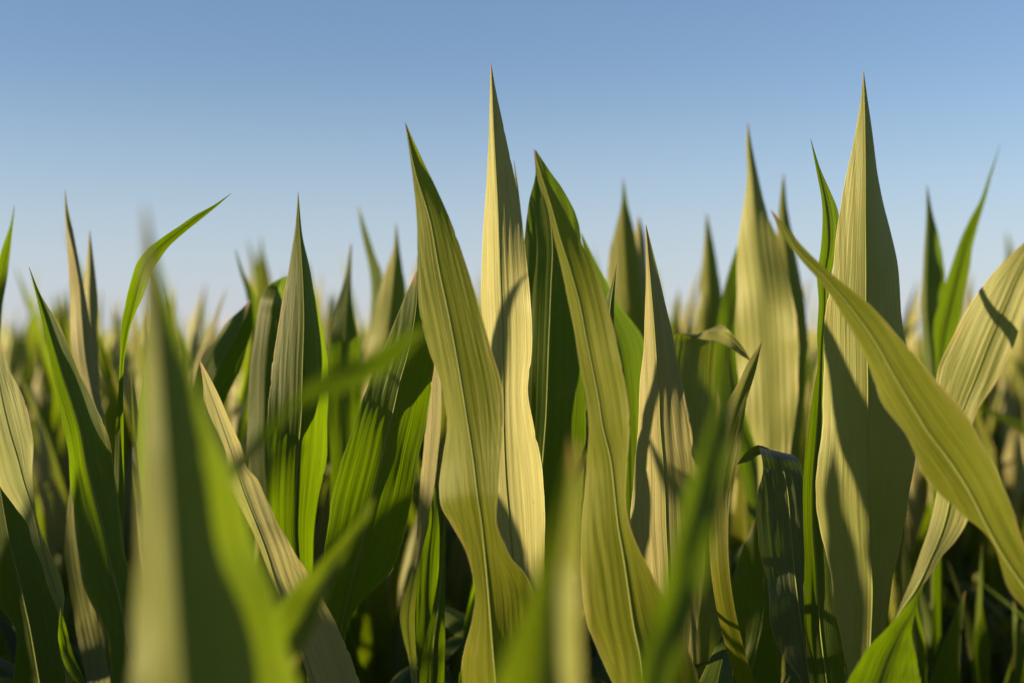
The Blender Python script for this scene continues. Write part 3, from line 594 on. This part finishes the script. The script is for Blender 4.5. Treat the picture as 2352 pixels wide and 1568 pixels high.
used = []
def field_positions(y0, y1, half, row=0.55, gap=0.30):
    out = []; y = y0; rg = random.Random(5)
    while y < y1:
        x = -half(y) + rg.uniform(0, gap)
        while x < half(y):
            out.append((x + rg.uniform(-.07, .07), y + rg.uniform(-.12, .12))); x += gap * rg.uniform(0.8, 1.25)
        y += row * rg.uniform(0.9, 1.1)
    return out

view_half = lambda y: 0.36 * y + 0.25
spots = field_positions(2.75, 12.0, view_half, 0.42, 0.22)
rr = random.Random(23)
COUNT_MAX = 300 - len(plants)
spots += field_positions(2.3, 2.72, view_half, 0.2, 0.26)     # short plants added to close and darken the gaps low down
spots.sort(key=lambda p: p[1])
NEAR_END = 5.2
nid = 0
rows_left = spots[COUNT_MAX:]
for x, y in spots[:COUNT_MAX]:
    sc = rr.uniform(0.90, 1.11) if y > 4 else (rr.uniform(0.86, 0.97) if y > 2.74 else rr.uniform(0.70, 0.77)); rot = rr.uniform(0, 6.28)
    if y < NEAR_END:
        src, kids = near_src[rr.randrange(NP)] if y > 2.74 else low_src[rr.randrange(4)]
        o = src.copy(); C.objects.link(o)
        for nm, mesh in kids:
            c = bpy.data.objects.new(nm, mesh); C.objects.link(c); c.parent = o
        side = 'left' if x < -0.25 * y * 0.5 else ('right' if x > 0.25 * y * 0.5 else 'middle')
        tag(o, {'left': 'out-of-focus green corn plant in crowded rows behind the sharp leaves, left third',
                'middle': 'out-of-focus green corn plant in crowded rows behind the sharp leaves, middle third',
                'right': 'out-of-focus green corn plant in crowded rows behind the sharp leaves, right third'}[side],
            'corn plant', 'blurred corn plants in the %s rows behind' % side)
    else:
        o = bpy.data.objects.new('corn_plant', mid_src[rr.randrange(NP)]); C.objects.link(o)
        tag(o, 'strongly blurred small corn plant far back in the field below the open sky', 'corn plant', 'far blurred corn plants')
    o.location = (x, y, 0); o.rotation_euler = (rr.uniform(-.05, .05), rr.uniform(-.05, .05), rot); o.scale = (sc, sc, sc)

# the rest of the crop: farther than one can count, and the rows beside the picture that shade it
pats = [pattern(300 + k, 3, 9) for k in range(6)]
pats_hi = [pattern(400 + k, 5, 16) for k in range(6)]
grids, ids = [], []
def add_crop(x, y, src, s0=0.88, s1=1.08):
    pt = src[rr.randrange(len(src))]; a = rr.uniform(0, 6.28); sc = rr.uniform(s0, s1)
    ca, sa = math.cos(a), math.sin(a); M_ = np.array([[ca, sa, 0], [-sa, ca, 0], [0, 0, 1]]) * sc
    for P, UV, mi in pt:
        grids.append((P @ M_ + np.array([x, y, 0]), UV)); ids.append(mi)
for x, y in rows_left: add_crop(x, y, pats)
for x, y in field_positions(12.0, 45.0, lambda y: 0.36 * y + 1.5, 0.75, 0.45): add_crop(x, y, pats)
for x, y in field_positions(0.5, 12.0, lambda y: 0.36 * y + 3.0, 0.42, 0.19):
    if abs(x) > view_half(y) + 0.10 and (x > 0 or (y > 1.15 and x < -view_half(y) - 0.32)): add_crop(x, y, pats_hi)
for k in range(26):                       # shorter unseen plants added just left of the picture to shade the lower leaves
    y = 1.25 + k * 0.06
    add_crop(-view_half(y) - rr.uniform(0.06, 0.36), y, pats_hi, 0.84, 0.91)
for x, y, q in ((-1.30, 1.57, 1.0), (-1.6, 1.15, 1.08)):  # two more unseen plants at left, added for the shadows they cast
    add_crop(x, y, pats_hi, q - 0.01, q + 0.01)
me = grid_mesh('corn_crop', grids, None, ids, MATS)
o = bpy.data.objects.new('corn_crop', me); C.objects.link(o); o['kind'] = 'stuff'
o['label'] = 'corn crop running on beyond the single plants to the horizon'; o['category'] = 'corn crop'
